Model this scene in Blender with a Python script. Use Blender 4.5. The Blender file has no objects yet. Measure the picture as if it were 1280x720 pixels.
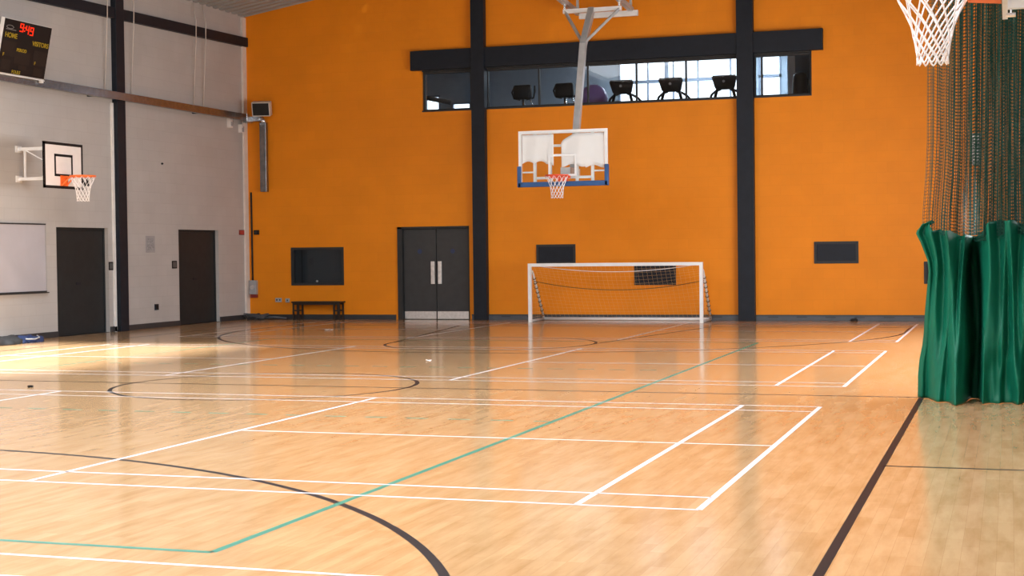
import bpy, bmesh, math, random
from mathutils import Vector, Matrix
random.seed(7)
D = bpy.data
S = bpy.context.scene
COL = S.collection
PI = math.pi

# ------------------------------------------------------------------ materials
def _nt(name):
    m = D.materials.new(name); m.use_nodes = True
    nt = m.node_tree; nt.nodes.clear()
    out = nt.nodes.new('ShaderNodeOutputMaterial')
    return m, nt, out

def mat(name, col, rough=0.5, metal=0.0, noise=0.06, scale=6.0, spec=0.5, bump=0.0, coat=0.0, sheen=0.0):
    """procedural principled material with gentle tone variation"""
    m, nt, out = _nt(name)
    b = nt.nodes.new('ShaderNodeBsdfPrincipled')
    nt.links.new(b.outputs[0], out.inputs[0])
    b.inputs['Roughness'].default_value = rough
    b.inputs['Metallic'].default_value = metal
    b.inputs['Specular IOR Level'].default_value = spec
    b.inputs['Coat Weight'].default_value = coat
    b.inputs['Sheen Weight'].default_value = sheen
    tc = nt.nodes.new('ShaderNodeTexCoord')
    n = nt.nodes.new('ShaderNodeTexNoise'); n.inputs['Scale'].default_value = scale
    n.inputs['Detail'].default_value = 3
    nt.links.new(tc.outputs['Object'], n.inputs['Vector'])
    r = nt.nodes.new('ShaderNodeValToRGB')
    a = [max(0, c * (1 - noise)) for c in col]; z = [min(1, c * (1 + noise)) for c in col]
    r.color_ramp.elements[0].position = 0.3; r.color_ramp.elements[0].color = (*a, 1)
    r.color_ramp.elements[1].position = 0.7; r.color_ramp.elements[1].color = (*z, 1)
    nt.links.new(n.outputs['Fac'], r.inputs[0])
    nt.links.new(r.outputs[0], b.inputs['Base Color'])
    if bump:
        bp = nt.nodes.new('ShaderNodeBump'); bp.inputs['Strength'].default_value = bump
        bp.inputs['Distance'].default_value = 0.01
        nt.links.new(n.outputs['Fac'], bp.inputs['Height']); nt.links.new(bp.outputs[0], b.inputs['Normal'])
    return m

def emit(name, col, strength):
    m, nt, out = _nt(name)
    e = nt.nodes.new('ShaderNodeEmission'); e.inputs[0].default_value = (*col, 1); e.inputs[1].default_value = strength
    nt.links.new(e.outputs[0], out.inputs[0])
    return m

def glass(name, tint=(0.85, 0.9, 0.92), refl=0.08):
    m, nt, out = _nt(name)
    t = nt.nodes.new('ShaderNodeBsdfTransparent'); t.inputs[0].default_value = (*tint, 1)
    g = nt.nodes.new('ShaderNodeBsdfGlossy'); g.inputs['Roughness'].default_value = 0.02
    f = nt.nodes.new('ShaderNodeFresnel'); f.inputs[0].default_value = 1.45
    mx = nt.nodes.new('ShaderNodeMixShader')
    ge = nt.nodes.new('ShaderNodeNewGeometry'); sb_ = nt.nodes.new('ShaderNodeMath'); sb_.operation = 'SUBTRACT'; sb_.inputs[0].default_value = 1
    ml = nt.nodes.new('ShaderNodeMath'); ml.operation = 'MULTIPLY'
    nt.links.new(ge.outputs['Backfacing'], sb_.inputs[1]); nt.links.new(sb_.outputs[0], ml.inputs[0]); nt.links.new(f.outputs[0], ml.inputs[1])
    nt.links.new(ml.outputs[0], mx.inputs[0]); nt.links.new(t.outputs[0], mx.inputs[1]); nt.links.new(g.outputs[0], mx.inputs[2])
    nt.links.new(mx.outputs[0], out.inputs[0])
    return m

def blockwork(name, c1, c2, mortar, rough, axis):
    """painted concrete blocks 450 x 225 mm; axis = horizontal world axis of the wall"""
    m, nt, out = _nt(name)
    b = nt.nodes.new('ShaderNodeBsdfPrincipled'); nt.links.new(b.outputs[0], out.inputs[0])
    b.inputs['Roughness'].default_value = rough
    b.inputs['Specular IOR Level'].default_value = 0.3
    tc = nt.nodes.new('ShaderNodeTexCoord'); sp = nt.nodes.new('ShaderNodeSeparateXYZ'); cb = nt.nodes.new('ShaderNodeCombineXYZ')
    nt.links.new(tc.outputs['Object'], sp.inputs[0])
    nt.links.new(sp.outputs[axis], cb.inputs[0]); nt.links.new(sp.outputs['Z'], cb.inputs[1])
    br = nt.nodes.new('ShaderNodeTexBrick')
    br.inputs['Scale'].default_value = 1.0
    br.inputs['Brick Width'].default_value = 0.45; br.inputs['Row Height'].default_value = 0.225
    br.inputs['Mortar Size'].default_value = 0.006; br.inputs['Mortar Smooth'].default_value = 0.5
    br.inputs['Color1'].default_value = (*c1, 1); br.inputs['Color2'].default_value = (*c2, 1); br.inputs['Mortar'].default_value = (*mortar, 1)
    nt.links.new(cb.outputs[0], br.inputs['Vector'])
    n = nt.nodes.new('ShaderNodeTexNoise'); n.inputs['Scale'].default_value = 1.1; n.inputs['Detail'].default_value = 5
    nt.links.new(cb.outputs[0], n.inputs['Vector'])
    hs = nt.nodes.new('ShaderNodeMix'); hs.data_type = 'RGBA'; hs.blend_type = 'MULTIPLY'
    hs.inputs[0].default_value = 0.25
    nt.links.new(br.outputs['Color'], hs.inputs['A'])
    r = nt.nodes.new('ShaderNodeValToRGB'); r.color_ramp.elements[0].position = 0.35; r.color_ramp.elements[0].color = (.7, .7, .7, 1)
    r.color_ramp.elements[1].position = 0.65
    nt.links.new(n.outputs['Fac'], r.inputs[0]); nt.links.new(r.outputs[0], hs.inputs['B'])
    nt.links.new(hs.outputs['Result'], b.inputs['Base Color'])
    bp = nt.nodes.new('ShaderNodeBump'); bp.inputs['Strength'].default_value = 0.25; bp.inputs['Distance'].default_value = 0.004; bp.invert = True
    nt.links.new(br.outputs['Fac'], bp.inputs['Height']); nt.links.new(bp.outputs[0], b.inputs['Normal'])
    return m

def wood_floor():
    """strip maple sports floor, strips running along world Y"""
    m, nt, out = _nt('sports_floor_maple')
    L = nt.links.new
    b = nt.nodes.new('ShaderNodeBsdfPrincipled'); L(b.outputs[0], out.inputs[0])
    tc = nt.nodes.new('ShaderNodeTexCoord'); sp = nt.nodes.new('ShaderNodeSeparateXYZ'); cb = nt.nodes.new('ShaderNodeCombineXYZ')
    L(tc.outputs['Object'], sp.inputs[0]); L(sp.outputs['Y'], cb.inputs[0]); L(sp.outputs['X'], cb.inputs[1])
    br = nt.nodes.new('ShaderNodeTexBrick'); br.inputs['Scale'].default_value = 1
    br.inputs['Brick Width'].default_value = 0.55; br.inputs['Row Height'].default_value = 0.085
    br.inputs['Mortar Size'].default_value = 0.0009; br.offset = 0.37; br.offset_frequency = 3
    br.inputs['Bias'].default_value = -0.15
    br.inputs['Color1'].default_value = (*FLOOR_A, 1); br.inputs['Color2'].default_value = (*FLOOR_B, 1)
    br.inputs['Mortar'].default_value = (FLOOR_B[0]*.85, FLOOR_B[1]*.85, FLOOR_B[2]*.85, 1)
    L(cb.outputs[0], br.inputs['Vector'])
    mp = nt.nodes.new('ShaderNodeMapping'); mp.inputs['Scale'].default_value = (1.6, 9.0, 1)
    L(cb.outputs[0], mp.inputs[0])
    n = nt.nodes.new('ShaderNodeTexNoise'); n.inputs['Scale'].default_value = 1.0; n.inputs['Detail'].default_value = 4; n.inputs['Roughness'].default_value = .6
    L(mp.outputs[0], n.inputs['Vector'])
    r = nt.nodes.new('ShaderNodeValToRGB'); e = r.color_ramp.elements
    e[0].position = .33; e[0].color = (.80, .74, .66, 1); e[1].position = .62; e[1].color = (1, 1, 1, 1)
    L(n.outputs['Fac'], r.inputs[0])
    mx = nt.nodes.new('ShaderNodeMix'); mx.data_type = 'RGBA'; mx.blend_type = 'MULTIPLY'; mx.inputs[0].default_value = .9
    L(br.outputs['Color'], mx.inputs['A']); L(r.outputs[0], mx.inputs['B'])
    L(mx.outputs['Result'], b.inputs['Base Color'])
    b.inputs['Roughness'].default_value = FLOOR_R
    b.inputs['Specular IOR Level'].default_value = FLOOR_S
    return m

FLOOR_A = (0.635, 0.405, 0.215); FLOOR_B = (0.57, 0.345, 0.17); FLOOR_R = 0.14; FLOOR_S = 0.5
M = {}
M['orange'] = blockwork('orange_painted_block', (0.86, 0.265, 0.006), (0.84, 0.257, 0.005), (0.81, 0.247, 0.005), 0.55, 'X')
M['cream'] = blockwork('cream_painted_block', (0.50, 0.485, 0.475), (0.485, 0.47, 0.46), (0.455, 0.44, 0.43), 0.6, 'Y')
M['cream_x'] = blockwork('cream_painted_block_front', (0.62, 0.57, 0.53), (0.60, 0.55, 0.51), (0.53, 0.48, 0.44), 0.6, 'X')
M['floor'] = wood_floor()
M['line_white'] = mat('line_paint_white', (0.86, 0.82, 0.88), .3, noise=.05, scale=20, spec=.3)
M['line_black'] = mat('line_paint_black', (0.016, 0.014, 0.016), .4, noise=.1, scale=20, spec=.2)
M['line_green'] = mat('line_paint_green', (0.05, 0.23, 0.165), .35, noise=.1, scale=20, spec=.3)
M['dark_steel'] = mat('dark_grey_steel', (0.0105, 0.014, 0.022), .5, noise=.15, spec=.25)
M['dark_door'] = mat('dark_grey_laminate', (0.043, 0.044, 0.046), .45, noise=.1, spec=.35)
M['black_door'] = mat('blackish_laminate', (0.020, 0.0235, 0.026), .5, noise=.1, spec=.25)
M['skirting'] = mat('grey_skirting_paint', (0.075, 0.085, 0.10), .45, noise=.1)
M['skirting_dark'] = mat('dark_skirting_paint', (0.035, 0.037, 0.042), .45, noise=.1)
M['galv'] = mat('galvanised_steel', (0.27, 0.275, 0.285), .24, .9, noise=.18, scale=9)
M['brushed'] = mat('brushed_steel', (0.72, 0.73, 0.75), .3, .85, noise=.12, scale=14)
M['white_paint'] = mat('white_powder_coat', (0.82, 0.84, 0.86), .35, noise=.04)
M['white_plain'] = mat('white_board_face', (0.80, 0.74, 0.71), .35, noise=.03)
M['grey_paint'] = mat('grey_powder_coat', (0.50, 0.52, 0.54), .35, .2, noise=.12)
M['orange_rim'] = mat('orange_rim_paint', (0.85, 0.17, 0.03), .35, noise=.08)
M['red_orange'] = mat('red_rim_paint', (0.78, 0.09, 0.03), .35, noise=.08)
M['net_white'] = mat('white_net_cord', (0.88, 0.86, 0.87), .7, noise=.05, scale=30)
M['net_grey'] = mat('tan_net_cord', (0.85, 0.52, 0.22), .7, noise=.05, scale=30)
M['rope_brown'] = mat('dark_cord', (0.16, 0.07, 0.02), .7)
M['black'] = mat('black_plastic', (0.009, 0.009, 0.010), .5, noise=.2, spec=.25)
M['black_matt'] = mat('black_matt_paint', (0.02, 0.02, 0.021), .6, noise=.15)
M['blue_pad'] = mat('blue_padding', (0.018, 0.085, 0.26), .5, noise=.1)
M['acrylic'] = glass('clear_acrylic', (.97, .98, .98))
M['glass'] = glass('window_glass', (0.80, 0.84, 0.87))
M['sheet'] = mat('white_panel', (0.96, 0.95, 0.97), .6, noise=.02)
M['curtain'] = mat('green_curtain_fabric', (0.003, 0.118, 0.068), .5, noise=.12, scale=3, spec=.22)
M['net_green'] = mat('green_net_cord', (0.006, 0.070, 0.048), .7, noise=.1, scale=9)
M['deck'] = mat('roof_deck_metal', (0.31, 0.31, 0.31), .45, .1, noise=.06)
M['gal_wall'] = mat('gallery_wall_paint', (0.46, 0.54, 0.62), .6, noise=.05)
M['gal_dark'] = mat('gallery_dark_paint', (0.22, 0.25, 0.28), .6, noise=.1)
M['daylight'] = emit('daylit_glazing', (0.90, 0.95, 1.0), 3.5)
M['purple'] = mat('purple_vinyl', (0.26, 0.17, 0.46), .4, noise=.05)
M['paper'] = mat('printed_paper_grey', (0.30, 0.30, 0.31), .7, noise=.35, scale=40)
M['red_sign'] = mat('red_sign_plastic', (0.20, 0.02, 0.015), .5)
M['grey_plastic'] = mat('pale_grey_plastic', (0.36, 0.36, 0.37), .4)
M['led'] = emit('red_led_segment', (1.0, 0.035, 0.01), 1.3)
M['yellow_text'] = mat('yellow_print', (0.36, 0.26, 0.012), .5)
M['face'] = mat('scoreboard_face', (0.010, 0.010, 0.011), .4, noise=.1, spec=.2)
M['dim_panel'] = mat('unlit_digit_panel', (0.020, 0.016, 0.015), .4, noise=.1, spec=.2)
M['whiteboard'] = mat('whiteboard_enamel', (0.45, 0.45, 0.50), .25, noise=.05, scale=1.5)
M['navy'] = mat('navy_fabric', (0.010, 0.022, 0.075), .7, noise=.2)
M['black_fabric'] = mat('black_fabric', (0.012, 0.012, 0.014), .8, noise=.3)
M['silver'] = mat('silver_metal', (0.75, 0.76, 0.78), .25, .9)
M['bench'] = mat('dark_bench_wood', (0.022, 0.014, 0.010), .45, noise=.2)

# ------------------------------------------------------------------ geometry helpers
def obj(name, bm, m, parent=None, smooth=False):
    me = D.meshes.new(name)
    bmesh.ops.recalc_face_normals(bm, faces=bm.faces) if len(bm.faces) < 60000 else None
    bm.to_mesh(me); bm.free()
    for x in (m if isinstance(m, (list, tuple)) else [m]): me.materials.append(x)
    if smooth:
        for p in me.polygons: p.use_smooth = True
    o = D.objects.new(name, me); COL.objects.link(o)
    if parent: o.parent = parent
    return o

def raw(name, verts, faces, m, parent=None, smooth=False, mi=None):
    me = D.meshes.new(name); me.from_pydata(verts, [], faces); me.update()
    for x in (m if isinstance(m, (list, tuple)) else [m]): me.materials.append(x)
    if smooth or mi:
        for i, p in enumerate(me.polygons):
            p.use_smooth = smooth
            if mi: p.material_index = mi[i]
    o = D.objects.new(name, me); COL.objects.link(o)
    if parent: o.parent = parent
    return o

def add_box(bm, x0, x1, y0, y1, z0, z1, bevel=0.0, mi=0, rot=None):
    r = bmesh.ops.create_cube(bm, size=1)
    vs = r['verts']
    for v in vs:
        v.co = Vector((x0 + (v.co.x + .5) * (x1 - x0), y0 + (v.co.y + .5) * (y1 - y0), z0 + (v.co.z + .5) * (z1 - z0)))
    fs = list({f for v in vs for f in v.link_faces})
    for f in fs: f.material_index = mi
    if rot: bmesh.ops.transform(bm, matrix=rot, verts=vs)
    if bevel:
        es = list({e for v in vs for e in v.link_edges})
        bmesh.ops.bevel(bm, geom=es, offset=bevel, segments=2, affect='EDGES', profile=.5)
    return vs

def box(name, x0, x1, y0, y1, z0, z1, m, parent=None, bevel=0.0, rot=None):
    bm = bmesh.new(); add_box(bm, x0, x1, y0, y1, z0, z1, bevel, rot=rot)
    return obj(name, bm, m, parent)

def add_tube(bm, pts, r, n=8, closed=False, cap=True):
    pts = [Vector(p) for p in pts]; N = len(pts); rings = []
    rs = r if isinstance(r, (list, tuple)) else [r] * N
    up = None
    for i, p in enumerate(pts):
        a = pts[(i - 1) % N] if (closed or i > 0) else p
        c = pts[(i + 1) % N] if (closed or i < N - 1) else p
        t = (c - a).normalized()
        if up is None:
            up = Vector((0, 0, 1)) if abs(t.z) < .9 else Vector((1, 0, 0))
        s = t.cross(up).normalized(); u = s.cross(t).normalized(); up = u
        rings.append([bm.verts.new(p + rs[i] * (math.cos(2 * PI * k / n) * s + math.sin(2 * PI * k / n) * u)) for k in range(n)])
    for i in range(N if closed else N - 1):
        A, B = rings[i], rings[(i + 1) % N]
        for k in range(n): bm.faces.new((A[k], A[(k + 1) % n], B[(k + 1) % n], B[k]))
    if not closed and cap:
        bm.faces.new(rings[0]); bm.faces.new(list(reversed(rings[-1])))

def tube(name, pts, r, m, parent=None, n=8, closed=False):
    bm = bmesh.new(); add_tube(bm, pts, r, n, closed)
    return obj(name, bm, m, parent, smooth=True)

def bar(bm, a, b, w, h):
    """rectangular bar from a to b, w horizontal, h the other way"""
    a, b = Vector(a), Vector(b); t = (b - a).normalized()
    up = Vector((0, 0, 1)) if abs(t.z) < .95 else Vector((0, 1, 0))
    s = t.cross(up).normalized(); u = s.cross(t).normalized()
    V = [bm.verts.new(p + i * s * w / 2 + j * u * h / 2) for p in (a, b) for i, j in ((-1, -1), (1, -1), (1, 1), (-1, 1))]
    for f in ((0, 1, 2, 3), (7, 6, 5, 4), (0, 4, 5, 1), (1, 5, 6, 2), (2, 6, 7, 3), (3, 7, 4, 0)): bm.faces.new([V[i] for i in f])

def add_cyl(bm, c, r, depth, axis='Z', n=20, r2=None):
    rot = {'Z': Matrix(), 'X': Matrix.Rotation(PI / 2, 4, 'Y'), 'Y': Matrix.Rotation(PI / 2, 4, 'X')}[axis]
    bmesh.ops.create_cone(bm, cap_ends=True, segments=n, radius1=r, radius2=r if r2 is None else r2, depth=depth, matrix=Matrix.Translation(c) @ rot)

def thing(name, label, cat, loc=(0, 0, 0), group=None, rotz=0):
    o = D.objects.new(name, None); COL.objects.link(o); o.empty_display_size = .1
    o.location = loc; o.rotation_euler = (0, 0, rotz)
    o['label'] = label; o['category'] = cat
    if group: o['group'] = group
    return o

def tag(o, label, cat, group=None):
    o['label'] = label; o['category'] = cat
    if group: o['group'] = group
    return o

def struct(o, label=None, cat=None):
    o['kind'] = 'structure'
    if label: o['label'] = label
    if cat: o['category'] = cat
    return o

def dup(root, loc, label, group=None, name=None):
    r = root.copy(); COL.objects.link(r); r.location = loc; r['label'] = label
    if group: r['group'] = group
    for ch in list(root.children):
        c = ch.copy(); COL.objects.link(c); c.parent = r
        for g in list(ch.children):
            d = g.copy(); COL.objects.link(d); d.parent = c
    return r

def slab(name, axis, p0, p1, u0, u1, v0, v1, holes, m):
    """wall slab with rectangular holes; axis is the normal axis; u = other horizontal, v = Z"""
    us = sorted({u0, u1, *[h[0] for h in holes], *[h[1] for h in holes]})
    vs = sorted({v0, v1, *[h[2] for h in holes], *[h[3] for h in holes]})
    bm = bmesh.new()
    for i in range(len(us) - 1):
        run = None
        for j in range(len(vs)):
            solid = j < len(vs) - 1 and not any(h[0] <= us[i] + 1e-6 < h[1] and h[2] <= vs[j] + 1e-6 < h[3] for h in holes)
            if solid and run is None: run = vs[j]
            if not solid and run is not None:
                if axis == 'Y': add_box(bm, us[i], us[i + 1], p0, p1, run, vs[j])
                else: add_box(bm, p0, p1, us[i], us[i + 1], run, vs[j])
                run = None
    return struct(obj(name, bm, m))

# room frame: X across the end wall, Y towards the end wall, Z up (metres)
XL, YE, XR, YF = -15.8, 23.95, 2.55, -9.45
EAVE, RIDGE_X, SLOPE = 7.30, -6.62, 0.16
roof_z = lambda x: EAVE + SLOPE * (min(x, 2 * RIDGE_X - x) - XL)

# ------------------------------------------------------------------ floor with court markings
fv, ff, fm = [], [], []
def fquad(pts, mi, z):
    b = len(fv); fv.extend([(x, y, z) for x, y in pts]); ff.append(tuple(range(b, b + len(pts)))); fm.append(mi)
W, K, G = 1, 2, 3
ZL = {W: .0012, K: .0004, G: .0008}
def ln(x0, y0, x1, y1, w, mi):
    dx, dy = x1 - x0, y1 - y0; l = math.hypot(dx, dy); nx, ny = -dy / l * w / 2, dx / l * w / 2
    fquad([(x0 + nx, y0 + ny), (x1 + nx, y1 + ny), (x1 - nx, y1 - ny), (x0 - nx, y0 - ny)], mi, ZL[mi])
def arc(cx, cy, r, a0, a1, w, mi, n=96):
    for i in range(n):
        t0, t1 = a0 + (a1 - a0) * i / n, a0 + (a1 - a0) * (i + 1) / n
        fquad([(cx + (r + s) * math.cos(t), cy + (r + s) * math.sin(t)) for t, s in ((t0, -w / 2), (t1, -w / 2), (t1, w / 2), (t0, w / 2))], mi, ZL[mi])
fquad([(XL - .2, YF - .2), (XR + .2, YF - .2), (XR + .2, YE + .2), (XL - .2, YE + .2)], 0, 0)
# badminton courts lying side by side, lengths across the hall
for k in range(-1, 3):
    y0 = 8.324 * k
    ys = lambda v: y0 + v
    w = .035
    for v in (0, .46, 5.64, 6.1):
        if ys(v) < YE - .3: ln(-13.4, ys(v), 0, ys(v), w, W)
    top = min(ys(6.1), YE - .7)
    for x in (0, -.76, -12.64, -13.4): ln(x, ys(0), x, top, w + .009, W)
    for x in (-4.72, -8.68): ln(x, ys(0), x, top, w + .009, W)
    if ys(3.05) < YE:
        ln(0, ys(3.05), -4.72, ys(3.05), w, W); ln(-8.68, ys(3.05), -13.4, ys(3.05), w, W)
# basketball court
BX, BY = -6.65, 7.26
ln(.9, -6.74, .9, 21.26, .055, K); ln(-14.2, -6.74, -14.2, 21.26, .055, K)
ln(-14.2, 21.26, .9, 21.26, .05, K)
ln(-14.2, BY, .9, BY, .05, K)
ln(.9, 2.13, XR - .15, 2.13, .04, K)
arc(BX, BY, 1.8, 0, 2 * PI, .05, K)
arc(BX, -5.165, 6.58, 0, PI, .055, K)
arc(BX, 19.69, 6.62, PI, 2 * PI, .055, K)
for s in (-1, 1):
    ln(BX + s * 6.6, 19.69, BX + s * 6.6, 21.26, .05, K)
    ln(BX + s * 1.8, 15.46, BX + s * 2.7, 21.26, .05, K)
    ln(BX + s * 1.8, -.94, BX + s * 3, -6.74, .05, K)
arc(BX, 15.46, 1.8, 0, 2 * PI, .05, K)
# volleyball court in green
ln(-2.2, -1.9, -2.2, 16.2, .05, G); ln(-11.2, -1.9, -11.2, 16.2, .05, G)
ln(-11.2, -1.9, -2.2, -1.9, .05, G); ln(-11.2, 16.2, -2.2, 16.2, .05, G)
for yy in (4.3, 10.26):
    x = -11.2
    while x < -2.3: ln(x, yy, min(x + .22, -2.2), yy, .045, G); x += .42
floor = raw('floor', fv, ff, [M['floor'], M['line_white'], M['line_black'], M['line_green']], mi=fm)
struct(floor)

# ------------------------------------------------------------------ shell
TH = .3
GX0, GX1, GZ0, GZ1 = -11.20, -2.24, 4.85, 5.78          # gallery opening in the end wall
D3 = (-11.86, -10.08, 0, 2.17)                           # double door
slab('wall_back', 'Y', YE, YE + TH, XL - .3, XR + .3, 0, 9.1,
     [(GX0, GX1, GZ0, GZ1), D3, (-14.63, -13.25, .81, 1.72)], M['orange'])
D1 = (16.21, 17.98, 0, 2.14); D2 = (20.75, 22.53, 0, 2.14)
slab('wall_left', 'X', XL - TH, XL, YF - .3, YE, 0, 7.6, [D1, D2], M['cream'])
slab('wall_right', 'X', XR, XR + TH, YF - .3, YE, 0, 7.6, [], M['cream'])
slab('wall_front', 'Y', YF - TH, YF, XL - .3, XR + .3, 0, 9.1, [], M['cream_x'])

# corrugated roof deck: trapezoid ribs running up the slope
SKY = [(-12.4, -7.2), (-4.0, -1.6)]                     # two long rooflights
SKY_Y = {SKY[0]: (2.5, 9.5), SKY[1]: (-8.5, 6.0)}
def deck(name, y0, y1, x0, x1):
    v, f = [], []; y = y0; prof = []
    while y < y1 - 1e-6:
        for dy, h in ((0, 0), (.13, 0), (.16, .06), (.27, .06)): prof.append((y + dy, h))
        y += .30
    for (yy, h) in prof:
        for x in (x0, x1): v.append((x, min(yy, y1), roof_z(x) + h))
    for i in range(len(prof) - 1): f.append((2 * i, 2 * i + 1, 2 * i + 3, 2 * i + 2))
    return v, f
cv, cf = [], []
xs = [XL - .2, SKY[0][0], SKY[0][1], RIDGE_X, SKY[1][0], SKY[1][1], XR + .2]
for i in range(len(xs) - 1):
    sky = (xs[i], xs[i + 1]) in SKY
    q = (xs[i], xs[i + 1])
    segs = [(YF - .2, SKY_Y[q][0]), (SKY_Y[q][1], YE + .2)] if sky else [(YF - .2, YE + .2)]
    for a, b in segs:
        v, f = deck('', a, b, xs[i], xs[i + 1]); o = len(cv); cv += v; cf += [tuple(o + k for k in q) for q in f]
ceil = struct(raw('ceiling', cv, cf, M['deck']))
sol = ceil.modifiers.new('sheet', 'SOLIDIFY'); sol.thickness = .01; sol.offset = 1

# rooflights: kerb plus daylit panel
for n, (a, b) in enumerate(SKY):
    sy0, sy1 = SKY_Y[(a, b)]
    bm = bmesh.new()
    for (x0, x1, y0, y1) in ((a - .06, a, sy0, sy1), (b, b + .06, sy0, sy1), (a, b, sy0 - .06, sy0), (a, b, sy1, sy1 + .06)):
        zc = max(roof_z(x0), roof_z(x1)); add_box(bm, x0, x1, y0, y1, min(roof_z(a), roof_z(b)) - .02, max(roof_z(a), roof_z(b)) + .35)
    f = struct(obj('window_%d' % (6 + n), bm, M['white_paint']))
    raw('glazing', [(a, sy0, roof_z(a) + .3), (b, sy0, roof_z(b) + .3), (b, sy1, roof_z(b) + .3), (a, sy1, roof_z(a) + .3)], [(0, 1, 2, 3)], M['glass'] if a < RIDGE_X else M['daylight'], f)

# steel posts and beams
def post(n, x0, x1, y0, y1, z1):
    bm = bmesh.new(); add_box(bm, x0, x1, y0, y1, 0, z1, .008)
    return struct(obj(n, bm, M['dark_steel']), None, None)
post('column', -9.93, -9.61, YE - .17, YE + .05, roof_z(-9.8) - .02)
post('column', -3.83, -3.47, YE - .17, YE + .05, roof_z(-3.6) - .02)
for y in (18.38, 8.4, -1.6): post('column', XL - .05, XL + .12, y - .16, y + .15, EAVE - .02)
for y in (18.38, 8.4, -1.6): post('column', XR - .12, XR + .05, y - .15, y + .15, EAVE - .02)
lx0, lx1 = -11.44, -1.99
bm = bmesh.new(); add_box(bm, lx0, lx1, YE - .13, YE + .02, 5.79, 6.24, .008)
struct(obj('beam', bm, M['dark_steel']))
bm = bmesh.new()
vs = add_box(bm, XL - .02, XL + .10, 12, YE, 6.58, 6.80)
for v in vs: v.co.z += (v.co.y - YE) * .021
struct(obj('beam', bm, M['dark_steel']))
# pale movement joint strip up the wall corner
box('trim_1', XL, XL + .05, YE - .17, YE, 0, EAVE - .02, mat('pale_corner_strip', (0.76, 0.68, 0.62), .6))
struct(D.objects['trim_1'])
# white edge strip beside the post
struct(box('trim_2', XL, XL + .03, 18.14, 18.22, 0, 4.72, mat('white_edge_strip', (0.82, 0.80, 0.78), .6)))

# skirting
def skirt(n, segs, m):
    bm = bmesh.new()
    for (x0, x1, y0, y1) in segs: add_box(bm, x0, x1, y0, y1, 0, .115, .006)
    return struct(obj(n, bm, m))
sk = skirt('baseboard_back', [(XL, D3[0] - .06, YE - .03, YE)], M['skirting_dark'])
bm = bmesh.new()
for (a, b) in ((D3[1] + .06, -9.93), (-9.61, -3.83), (-3.47, XR)):
    add_box(bm, a, b, YE - .035, YE, 0, .125, .006)
    add_box(bm, a, b, YE - .045, YE, .10, .128, 0, 1)
x = -9.3
while x < XR - .5:
    if not -4.2 < x < -3.2: add_box(bm, x, x + .22, YE - .039, YE - .03, .066, .092, 0, 1)
    x += .61
struct(obj('baseboard_back.001', bm, [M['skirting'], M['skirting_dark']]))
skirt('baseboard_left', [(XL, XL + .03, YF, D1[0] - .02), (XL, XL + .03, D1[1] + .02, 18.22), (XL, XL + .03, 18.53, D2[0] - .02), (XL, XL + .03, D2[1] + .02, YE - .17)], M['skirting_dark'])

# ------------------------------------------------------------------ doors
def left_door(n, d, hinge):
    x = XL - .14
    fr = bmesh.new()
    add_box(fr, x - .03, x + .06, d[0], d[0] + .05, 0, d[3]); add_box(fr, x - .03, x + .06, d[1] - .05, d[1], 0, d[3])
    add_box(fr, x - .03, x + .06, d[0] + .05, d[1] - .05, d[3] - .05, d[3])
    f = struct(obj('door_%d' % n, fr, M['black_door']))
    box('door_leaf', x, x + .05, d[0] + .055, d[1] - .055, .008, d[3] - .055, M['black_door'], f, .004)
    yh = d[0] + .2 if hinge > 0 else d[1] - .2
    bm = bmesh.new(); add_box(bm, x + .05, x + .058, (d[0] + d[1]) / 2 - .13, (d[0] + d[1]) / 2 + .03, 1.0, 1.05)
    obj('door_handle', bm, M['dark_steel'], f)
    box('threshold', x - .1, XL, d[0], d[1], 0, .006, M['black_matt'], f)
    box('wall_lining', x - .14, x - .05, d[0] - .05, d[1] + .05, 0, d[3] + .05, M['black_matt'], f)
    return f
left_door(1, D1, 1); left_door(2, D2, -1)
d = D3; y = YE + .06
bm = bmesh.new()
add_box(bm, d[0], d[0] + .12, YE - .03, y + .1, 0, d[3]); add_box(bm, d[1] - .02, d[1], YE - .03, y + .1, 0, d[3]); add_box(bm, d[0], d[1], YE - .03, y + .1, d[3] - .05, d[3])
door3 = struct(obj('door_3', bm, M['black_matt']))
xm = (d[0] + .12 + d[1] - .02) / 2
for s, (a, b) in enumerate(((d[0] + .125, xm - .008), (xm + .008, d[1] - .025))):
    lf = box('door_leaf', a, b, y, y + .05, .01, d[3] - .055, M['dark_door'], door3, .004)
    box('kick_plate', a + .01, b - .005, y - .006, y, .015, .19, M['brushed'], lf)
    hx = xm - .135 if s == 0 else xm + .04
    bm = bmesh.new(); add_box(bm, hx, hx + .095, y - .02, y, .83, 1.36, .006)
    obj('push_plate', bm, M['brushed'], lf)
    cx = (a + b) / 2; bm = bmesh.new(); add_cyl(bm, (cx, y - .003, 1.59), .055, .006, 'Y', 24)
    obj('door_sign', bm, mat('dim_blue_disc', (.02, .035, .10), .5), lf)
box('door_lining', d[0] - .05, d[1] + .05, y + .12, y + .2, 0, d[3] + .05, M['black_matt'], door3)

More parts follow.
